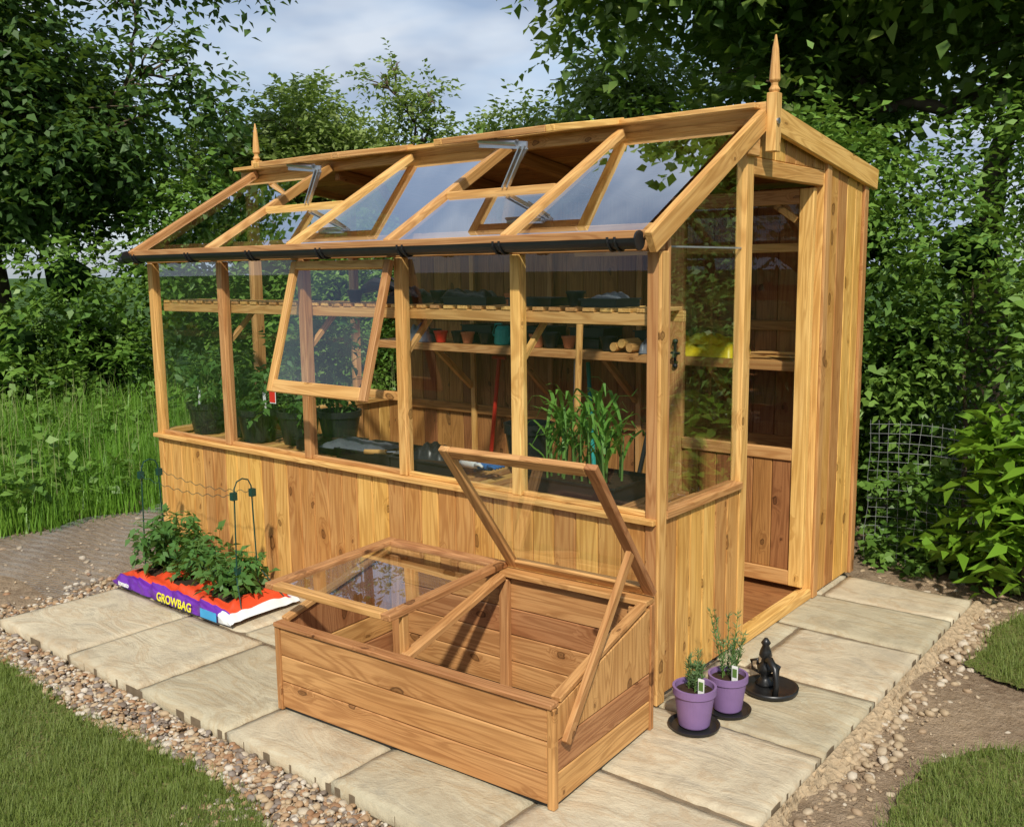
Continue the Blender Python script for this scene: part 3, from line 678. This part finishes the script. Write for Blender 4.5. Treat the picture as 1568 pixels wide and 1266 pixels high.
# ------------------------------------------------------------------ contents
def pot(name,c,r0,r1,h,mat,rim=True,soil=True):
    e=empty(name,c); m=MB()
    pr=[(r0*.95,0),(r0,.004),(r1,h*.82)]+([(r1*1.08,h*.82),(r1*1.09,h)] if rim else [(r1,h)])+[(r1*.97,h),(r1*.93,h*.86),(r1*.9,h*.84)]
    m.lathe((0,0,0),pr,40,0); o=m.make('pot_body',mat,e,smooth=False)
    if soil: m=MB(); m.lathe((0,0,h*.80),[(r1*.95,0),(r1*.93,h*.07),(r1*.5,h*.09)],20); m.make('compost',M_soil,e)
    return e
def tray(name,c,w,d,h,mat,rot=0):
    e=empty(name,c,rot); m=MB(); t=.004
    m.bx(-w/2,w/2,-d/2,d/2,0,t); m.bx(-w/2,w/2,-d/2,-d/2+t,t,h); m.bx(-w/2,w/2,d/2-t,d/2,t,h); m.bx(-w/2,-w/2+t,-d/2+t,d/2-t,t,h); m.bx(w/2-t,w/2,-d/2+t,d/2-t,t,h)
    m.bx(-w/2-.008,w/2+.008,-d/2-.008,-d/2-.0005,h-.006,h+.001); m.bx(w/2+.0005,w/2+.008,-d/2,d/2,h-.006,h+.001)
    m.make('tray_body',mat,e); m=MB(); m.bx(-w/2+.006,w/2-.006,-d/2+.006,d/2-.006,.006,h*.8); m.make('compost',M_soil,e); return e
def ribbon(P,w):
    V=[];P=np.array(P); k=len(P)
    d=P[-1]-P[0]; s=norm(np.cross(d+np.array([0,0,.01]),UP)+1e-6)
    for i in range(k-1):
        w0=w*math.sin(math.pi*(.12+.86*i/(k-1)))**.7; w1=w*math.sin(math.pi*(.12+.86*(i+1)/(k-1)))**.7 if i<k-2 else .0008
        V+=[P[i]-s*w0,P[i]+s*w0,P[i+1]+s*w1,P[i+1]-s*w1]
    return V
e=tray('seed_tray_of_sweetcorn',(-.46,.26,.656),.44,.30,.07,M_black)
V=[];T=[];sm=MB()
for i in range(24):
    bx_,by=R.uniform(-.15,.15),R.uniform(-.11,.11); H=R.uniform(.22,.46)*(1-abs(bx_)*1.6)
    sm.tube([(bx_,by,.05),(bx_+R.randn()*.01,by+R.randn()*.01,.05+H*.6)],[.005,.003],6)
    for j in range(5):
        a=R.rand()*6.28; z0=.06+H*(.2+.6*j/5); l=R.uniform(.13,.24); dx,dy=math.cos(a),math.sin(a)
        up=R.uniform(.7,1.2)
        P=[(bx_+dx*l*t*.7,by+dy*l*t*.7,z0+l*(up*1.5*t-1.05*t*t*up*R.uniform(.8,1.2))) for t in np.linspace(0,1,6)]
        v=ribbon(P,.0085); V+=v; T+=[R.rand()]*(len(v)//4)
npmesh('corn_leaves',np.array(V),4,np.array(T),L_corn,e); sm.make('corn_stems',M_stem,e)
for (x,y,w,d) in ((-1.62,.26,.34,.26),(-1.25,.25,.36,.24),(-2.0,.28,.3,.2)): tray('seed_tray',(x,y,.656),w,d,.055,M_black,R.randn()*.06)
pot('bucket',(-.86,.40,.656),.075,.10,.22,M_black,True,False)
for (x,y) in ((-2.95,.22),(-2.72,.28),(-2.50,.22),(-2.27,.30),(-2.9,.42),(-2.1,.42)): pot('plant_pot',(x,y,.656),.08,.105,.17,M_black)
def tomato(name,c,h,n,spread,sz=.05):
    e=empty(name,c); m=MB(); cl=[]
    for s in range(3):
        a=R.rand()*6.28; tip=Vector((math.cos(a)*spread*.4,math.sin(a)*spread*.4,h)); P=limb(m,(0,0,0),tip,.005,.002,6,.1)
        for q in P[1:]:
            for k in range(3):
                b=R.rand()*6.28; en=q+Vector((math.cos(b),math.sin(b),.05))*spread*R.uniform(.4,1); limb(m,q,en,.002,.001,3); cl.append((en.x,en.y,en.z,.03)); mid=q.lerp(en,.6); cl.append((mid.x,mid.y,mid.z,.02))
    m.make('stems',M_stem,e); V,T=spray(cl,n,sz,twl=.08,droop=.6,wr=.27,m=7); npmesh('leaves',V,4,T,L_tom,e); return e
for (x,y,h) in ((-2.95,.22,.25),(-2.72,.28,.28),(-2.27,.30,.35),(-2.1,.42,.50),(-2.5,.22,.2)): tomato('tomato_plant',(x,y,.79),h,420,.15)
mb=MB()
for x,y in ((-2.93,.15),(-2.68,.18),(-2.4,.18)): mb.bx(x,x+.022,y,y+.002,.82,.92)
mb.make('plant_label',M_white)
e=empty('plant_tag',(-2.02,-.045,.95)); mb=MB(); mb.bx(-.022,.022,-.001,.001,-.03,.08); mb.make('tag_card',M_white,e); mb=MB(); mb.bx(-.02,.02,-.003,-.0015,-.025,.055); mb.make('tag_print',M_red,e)
e=empty('gardening_gloves',(-1.02,.2,.71)); mb=MB()
for k in range(2):
    bx0=k*.07
    mb.tube([(bx0-.05,0,0),(bx0-.02,.005,.008),(bx0+.02,.0,.01),(bx0+.05,0,.006)],[.016,.024,.026,.02],10,k)
    for j in range(4): mb.tube([(bx0+.045,-.02+j*.013,.006),(bx0+.075,-.026+j*.017,.012),(bx0+.095,-.03+j*.019,.004)],[.008,.008,.005],7,k)
    mb.tube([(bx0,.02,.01),(bx0+.02,.045,.012),(bx0+.045,.05,.006)],[.009,.009,.005],7,k)
mb.make('gloves',[M_white,M_blue],e,smooth=True)
e=empty('hand_trowel',(-1.45,.16,.715),.3); mb=MB(); mb.tube([(-.14,0,.0),(-.03,0,.004)],[.011,.012],9); mb.make('handle',M_wood,e); mb=MB(); mb.tube([(-.03,0,.004),(.02,0,.008)],.004,7); mb.beam((.02,0,.008),(.13,0,.0),.055,.004,(0,0,1),0,.012,.003); mb.make('blade',M_metal,e)
def bag(name,c,w,d,h,mat,rot=0):
    e=empty(name,c,rot); m=MB(); nu,nv=26,14; vs=[]; p=R.rand(4)*6
    for j in range(nv):
        for i in range(nu):
            u=i/(nu-1)*2-1;v=j/(nv-1)*2-1; s=max(0,(1-u**6)*(1-v**4)); vs.append((u*w/2,v*d/2,h*s**.5*(1+.25*math.sin(u*3+p[3]))+.14*h*math.sin(u*11+v*6+p[0])*s+.09*h*math.sin(u*23-v*9+p[1])*s))
    m.v+=vs; m.wc+=vs; m.t+=[.5]*len(vs)
    for j in range(nv-1):
        for i in range(nu-1): m.f.append((j*nu+i,j*nu+i+1,(j+1)*nu+i+1,(j+1)*nu+i)); m.mi.append(0)
    m.make('bag',mat,e,smooth=True); return e
bag('compost_bag',(-.66,1.62,1.083),.38,.24,.075,M_yellow); bag('compost_bag',(-.64,1.64,1.14),.26,.2,.04,M_yellow,.2)
bag('polythene_bag',(-.95,1.58,1.083),.14,.14,.08,M_grey,.4); bag('polythene_bag',(-2.62,1.6,1.083),.2,.16,.08,M_grey)
bag('polythene_sheet',(-1.75,.24,.70),.34,.2,.025,M_grey,.1); bag('polythene_bag',(-1.3,.27,.695),.18,.16,.05,M_black,.3)
def watercan(c,mat):
    e=empty('watering_can',c); m=MB(); m.lathe((0,0,0),[(.05,0),(.055,.01),(.05,.09),(.035,.11)],18); m.tube([(.04,0,.02),(.09,-.02,.07),(.13,-.03,.12)],[.012,.009,.008],8); m.tube([(-.04,0,.03),(-.085,0,.06),(-.06,0,.12),(-.01,0,.12)],.006,8); m.make('can_body',mat,e)
watercan((-2.0,1.62,1.083),M_teal)
for x,r,mt in ((-1.62,.05,M_black),(-1.78,.05,M_black),(-1.70,.045,M_terra),(-2.25,.04,M_terra),(-2.45,.042,M_red),(-2.34,.042,M_black),(-1.88,.04,M_teal),(-1.22,.045,M_black),(-2.55,.045,M_black),(-2.12,.04,M_black),(-1.5,.04,M_terra)): pot('plant_pot',(x,1.56+R.rand()*.05,1.083),r*.72,r,r*1.7,mt,True,False)
for x,z,w in ((-1.45,1.083,.26),(-1.42,1.145,.22),(-.9,1.083,.24),(-2.2,1.083,.3),(-2.22,1.14,.26),(-1.0,1.14,.2),(-1.8,1.083,.22),(-1.8,1.14,.2)): tray('seed_tray',(x,1.74,z),w,.2,.05,M_black,R.randn()*.08)
e=empty('log_bundle',(-1.08,1.55,1.110)); m=MB()
for i in range(3): m.tube([(-.07+i*.05,-.05,i%2*.02),(-.05+i*.05,.08,i%2*.02)],.024,12)
m.make('logs',M_wood,e)
e=empty('garden_canes',(-.2,1.58,1.09)); m=MB()
for i in range(16): m.beam((-.22+R.rand()*.04,R.uniform(-.05,.05),.004+R.rand()*.02),(.14,R.uniform(-.06,.06),.006+R.rand()*.03),.006,.006)
m.make('canes',M_wood,e)
for (x,w) in ((-1.35,.2),(-.95,.22),(-.62,.2),(-.3,.16)): tray('seed_tray',(x,.17,1.384),w,.14,.03,M_black,R.randn()*.1)
bag('polythene_bag',(-.98,.17,1.41),.2,.12,.03,M_black,.2); bag('polythene_bag',(-.3,.17,1.41),.12,.1,.02,M_grey,.2); bag('polythene_bag',(-1.32,.17,1.41),.16,.12,.035,M_black,.1)
pot('plant_pot',(-.76,.17,1.384),.02,.028,.045,M_terra,True,False)
for x in (-1.68,-1.16,-.46): pot('plant_pot',(x,.18,1.384),.025,.035,.055,M_black,True,False)
e=empty('hand_tool',(-1.50,.18,1.39)); m=MB(); m.tube([(-.12,0,.05),(-.04,0,.075),(.05,.01,.06),(.14,.02,.025)],[.02,.03,.026,.012],10); m.tube([(.0,0,.07),(.03,.03,.10),(.08,.03,.07)],.008,7); m.make('tool_body',M_black,e,smooth=True)
e=empty('garden_spade',(-.9,.78,.03)); m=MB(); m.tube([(0,0,.25),(.03,.02,1.36)],.016,10); m.bx(-.04,.10,-.02,.05,1.33,1.36); m.make('handle',M_wood,e); m=MB(); m.beam((0,-.01,.0),(0,0,.28),.16,.006,(0,1,0)); m.make('blade',M_metal,e)
def longtool(name,c,lean,h,mat,kind):
    e=empty(name,c); m=MB(); m.tube([(0,0,.05),(lean[0],lean[1],h)],.013,8)
    if kind=='fork': m.tube([(lean[0]-.05,lean[1],h),(lean[0]+.05,lean[1],h)],.012,8)
    m.make('handle',mat,e); m=MB()
    if kind=='fork':
        for i in range(4): m.tube([(-.06+i*.04,0,0),(-.06+i*.04,.0,.22),(0,0,.26)],.005,6)
    elif kind=='rake':
        m.bx(-.16,.16,-.01,.01,.03,.05)
        for i in range(9): m.bx(-.155+i*.037,-.148+i*.037,-.06,-.011,.03,.04)
    else: m.bx(-.08,.08,-.03,-.02,.0,.07)
    m.make('head',M_metal,e)
longtool('garden_fork',(-2.25,1.74,.03),(.05,.08),.95,M_red,'fork'); longtool('garden_rake',(-1.75,1.72,.03),(.02,.12),1.0,M_in,'rake')
longtool('garden_hoe',(-1.35,1.65,.03),(-.2,.2),.95,M_teal,'hoe'); longtool('garden_hoe',(-1.15,1.65,.03),(.1,.2),.98,M_black,'hoe'); longtool('garden_rake',(-1.55,1.7,.03),(-.08,.14),.96,M_metal,'rake')
pot('bucket',(-1.2,1.2,.03),.10,.14,.28,M_black,True,False); pot('plant_pot',(-1.6,1.25,.03),.09,.12,.2,M_terra,True,False)

# ------------------------------------------------------------------ cold frame
C=empty('cold_frame',(.08,-.15,0),math.radians(3.4)); W=1.155; D_=.60
cf=MB(); hb,hf=.435,.305
def topz(y): return hb+(hf-hb)*(-y)/D_
for z0,z1 in ((.012,.105),(.108,.20),(.203,hf-.006)): cf.bx(-W+.022,-.022,-D_,-D_+.02,z0,z1)
for z0,z1 in ((.012,.11),(.113,.21),(.213,.31),(.313,hb-.006)): cf.bx(-W+.022,-.022,-.02,0,z0,z1)
for xa,xb in ((-.02,0),(-W,-W+.02)):
    for z0,z1 in ((.012,.105),(.108,.20)): cf.bx(xa,xb,-D_+.021,-.021,z0,z1)
    cf.bx(xa,xb,-D_+.021,-.021,.203,1,lambda y:topz(y)-.006)
for xa,xb in ((-.021,.004),(-W-.004,-W+.021)):
    cf.bx(xa,xb,-D_-.004,-D_+.0205,.0,hf); cf.bx(xa,xb,-.0205,.004,.0,hb)
for x in (-.05,-W/2,-W+.05): cf.bx(x-.02,x+.02,-.045,-.021,.012,hb-.01)
cf.bx(-W,.0,-D_-.012,-D_+.03,hf,hf+.016); cf.bx(-W,0,-.05,.012,hb,hb+.02)
for xa in (-.03,-W-.003): cf.beam((xa+.0165,-D_+.032,hf+.016),(xa+.0165,-.052,hb+.006),.034,.018)
cf.beam((-W/2,-D_+.032,hf+.008),(-W/2,-.052,hb+.004),.04,.022)
cf.bx(-.10,-.02,-D_+.022,-D_+.04,.02,hf-.01)
cf.make('box',M_cold,C,.003)
mb=MB(); mb.bx(-W+.01,-.01,-D_+.01,-.01,-.0005,.011); mb.make('base_gasket',M_black,C)
mb=MB(); mb.bx(-W+.025,-.025,-D_+.025,-.05,.0115,.02); mb.make('liner',simple('dark_liner',(.10,.045,.025),.7),C)
frame_obj('lid_closed',(-W-.01,.0,hb+.034),(1,0,0),(0,-1,-.02),W/2+.005,D_+.03,.04,.022,C,M_cold)
ang=math.radians(52)
frame_obj('lid_open',(-W/2+.0,.0,hb+.034),(1,0,0),(0,-math.cos(ang),math.sin(ang)),W/2+.01,D_+.02,.04,.022,C,M_cold)
cf=MB(); cf.beam((.022,-D_+.03,.20),(.022,-.20,.66),.018,.032,(0,-1,0)); cf.beam((-W/2-.02,-D_+.05,hf-.12),(-W/2-.02,-D_+.05,hb+.02),.018,.03,(0,1,0)); cf.make('props',M_wood,C,.002)

# ------------------------------------------------------------------ grow bag
B=empty('grow_bag',(-2.33,-.27,0)); m=MB(); nu,nv=80,40
ph=R.rand(8)*6
def bagp(u,v):
    a=math.pi*(v+1)/2; w=.20*(1-.06*u**4); e_=1-abs(u)**8*.75
    wr=.004*math.sin(u*17+ph[0]+3*v)+.003*math.sin(u*31+v*9+ph[1])+.0025*math.sin(v*19+u*7+ph[2])+.002*math.sin(u*55+v*23)
    y=-math.copysign(abs(math.cos(a))**.6,math.cos(a))*(w+wr); z=.005+.078*abs(math.sin(a))**.55*e_+wr*1.6*e_
    return (u*.50,y,max(z,.003))
for j in range(nv+1):
    for i in range(nu+1):
        p=bagp(i/nu*2-1,j/nv*2-1); m.v.append(p); m.wc.append(p); m.t.append(.5)
for j in range(nv):
    for i in range(nu):
        v=(j+.5)/nv*2-1; u=(i+.5)/nu*2-1
        mi=0 if abs(v)<.55 else 1
        if u>.93 or (u>.80 and abs(v)>.62 ): mi=2
        if u<-.95: mi=1
        for cu in (-.62,.0,.6):
            if (abs(u-cu)/.17)**4+(abs(v)/.30)**4<1+.25*math.sin(u*40+v*30): mi=3
        m.f.append((j*(nu+1)+i,j*(nu+1)+i+1,(j+1)*(nu+1)+i+1,(j+1)*(nu+1)+i)); m.mi.append(mi)
m.make('bag',[M_orange,M_bagp,M_white,M_soil],B,smooth=True)
def text(s,size,loc,mat,parent,rx=90,sx=1):
    c=bpy.data.curves.new('lettering','FONT'); c.body=s; c.size=size; c.extrude=.0005; c.offset=.0012; c.materials.append(mat)
    o=bpy.data.objects.new('lettering',c); o.location=loc; o.rotation_euler=(math.radians(rx),0,0); o.scale=(sx,1,1); link(o,parent)
M_yt=simple('yellow_print',(.85,.75,.03),.4)
text('GROWBAG',.055,(-.06,-.213,.016),M_yt,B,84); text('tomato',.032,(-.40,-.213,.022),M_white,B,84)
mb=MB(); mb.bx(.30,.42,-.2145,-.2125,.015,.055); mb.make('printed_panel',simple('cyan_print',(.05,.35,.65),.4),B)
for u,h,nn,sp in ((-.31,.26,620,.15),(-.02,.17,420,.11),(.28,.15,420,.11)):
    tomato('tomato_plant',(-2.33+u,-.27,.075),h,nn,sp,.05)
S=empty('plant_support_frame',(0,0,0)); m=MB()
for x in (-2.74,-1.97):
    m.tube([(x,-.33,.0),(x,-.315,.57),(x,-.30,.60),(x,-.27,.61),(x,-.24,.60),(x,-.225,.57),(x,-.21,.0)],.0034,8)
    for z in (.18,.52):
        for y in (-.32,-.22): m.bx(x-.012,x+.012,y-.012,y+.012,z,z+.035)
    m.tube([(x,-.33,.19),(x+.10,-.38,.05)],.003,6); m.tube([(x,-.21,.19),(x+.10,-.15,.05)],.003,6)
for z in (.19,.54):
    for y in (-.33,-.21): m.tube([(-2.74+.77*t,y,z-.03*math.sin(math.pi*t)+.006*math.sin(t*60)) for t in np.linspace(0,1,60)],.0014,5)
m.make('hoops_and_strings',M_wire,S)

def rosemary(c,h,n):
    V=[];T=[];m=MB(); e=empty('rosemary_plant',c)
    for i in range(n):
        a=R.rand()*6.28; ln=R.uniform(.1,.7); H=h*R.uniform(.5,1); b0=np.array([math.cos(a)*.02,math.sin(a)*.02,0]); tp=np.array([math.cos(a)*ln*H*.6,math.sin(a)*ln*H*.6,H])
        m.tube([tuple(b0),tuple(b0*.5+tp*.5+np.array([0,0,.01])),tuple(tp)],[.002,.0016,.001],5)
        k=55; t=R.rand(k)**.8; p=b0+(tp-b0)*t[:,None]; ld=norm(np.stack([R.randn(k),R.randn(k),.5+R.rand(k)],1)); v=leafverts(p,ld,norm(R.randn(k,3)),np.full(k,.024),.09); V.append(v); T.append(R.rand(k))
    m.make('stems',M_stem,e); npmesh('needles',np.concatenate(V),4,np.concatenate(T),L_ros,e)
for (x,y,r,h,ph_,nn) in ((.185,-.055,.067,.135,.14,9),(.22,.12,.063,.125,.23,10)):
    e=pot('purple_plant_pot',(x,y,.012),r*.78,r,h,M_purple); m=MB(); m.lathe((0,0,-.011),[(r*.95,0),(r*1.25,.004),(r*1.3,.014),(r*1.25,.014),(r*1.1,.006),(r*.9,.006)],28); m.make('saucer',M_black,e)
    rosemary((x,y,.012+h*.85),ph_,nn)
    m=MB(); m.bx(r*.45,r*.45+.022,-r*.5,-r*.5+.0015,h*.7,h*.7+.085); m.make('label',M_white,e); m=MB(); m.bx(r*.45+.003,r*.45+.019,-r*.5-.0015,-r*.5-.0005,h*.7+.045,h*.7+.075); m.make('label_print',M_stem,e)
e=empty('boot_scraper',(.27,.36,0)); m=MB()
m.lathe((0,0,0),[(.085,0),(.098,.008),(.10,.022),(.092,.022),(.08,.010),(.02,.010)],28)
m.lathe((-.03,.02,.01),[(.03,0),(.034,.01),(.018,.025),(.016,.04),(.028,.055),(.030,.07),(.016,.085),(.014,.10),(.024,.112),(.02,.13),(.012,.15),(.018,.16),(.006,.178)],16)
for s in (-1,1): m.tube([(-.03+s*.015,.02,.05),(-.03+s*.05,.02,.06),(-.03+s*.055,.02,.09),(-.03+s*.03,.02,.10),(-.03+s*.03,.02,.08)],.006,7)
m.tube([(-.03,.02,.10),(.0,-.01,.12),(.03,-.03,.10),(.04,-.04,.05),(.04,-.05,.01)],[.01,.014,.012,.01,.012],8)
m.make('scraper',M_blackm,e,smooth=True)

# ------------------------------------------------------------------ world, sun, camera
w=bpy.data.worlds.new('World'); scene.world=w; w.use_nodes=True; nt=w.node_tree; nt.nodes.clear()
sunv=Vector((.58,-.72,.86)).normalized()
el=math.asin(sunv.z); az=math.atan2(sunv.x,sunv.y)
sky=nt.nodes.new('ShaderNodeTexSky'); sky.sky_type='NISHITA'; sky.sun_disc=False; sky.sun_elevation=el; sky.sun_rotation=az
tc=nt.nodes.new('ShaderNodeTexCoord')
cn=noise(nt,mapping(nt,tc.outputs['Generated'],(1,1,2.6)),2.6,5,.55,.3).outputs[0]
cm=ramp(nt,cn,[(.36,.35),(.56,1.)])
cc=mixc(nt,ramp(nt,noise(nt,mapping(nt,tc.outputs['Generated'],(1,1,2.6)),4.2,4).outputs[0],[(.38,0.),(.62,1.)]),(2.6,3.3,4.5),(5.0,5.5,6.2))
col=mixc(nt,cm,sky.outputs[0],cc)
bg=nt.nodes.new('ShaderNodeBackground'); bg.inputs[1].default_value=.14; nt.links.new(col,bg.inputs[0])
wo=nt.nodes.new('ShaderNodeOutputWorld'); nt.links.new(bg.outputs[0],wo.inputs[0])
sl=bpy.data.lights.new('sun','SUN'); sl.energy=4.3; sl.angle=math.radians(2.0); sl.color=(1,.94,.84)
so=bpy.data.objects.new('sun',sl); so.rotation_euler=sunv.to_track_quat('Z','Y').to_euler(); COL.objects.link(so)
p=[1.6241,-2.7768,1.5189,.6813,.1483,-.012]
yaw,pitch,roll=p[3:]
f=Vector((-math.sin(yaw)*math.cos(pitch),math.cos(yaw)*math.cos(pitch),-math.sin(pitch))); r=Vector((math.cos(yaw),math.sin(yaw),0)); u=r.cross(f)
r2=r*math.cos(roll)+u*math.sin(roll); u2=-r*math.sin(roll)+u*math.cos(roll)
cam=bpy.data.cameras.new('camera'); cam.sensor_width=36; cam.lens=1468.87/1568*36; cam.clip_end=2000; cam.clip_start=.05
co=bpy.data.objects.new('camera',cam); M=Matrix(((r2.x,u2.x,-f.x,p[0]),(r2.y,u2.y,-f.y,p[1]),(r2.z,u2.z,-f.z,p[2]),(0,0,0,1))); co.matrix_world=M; COL.objects.link(co); scene.camera=co
scene.view_settings.view_transform='Standard'; scene.view_settings.look='None'; scene.view_settings.exposure=0
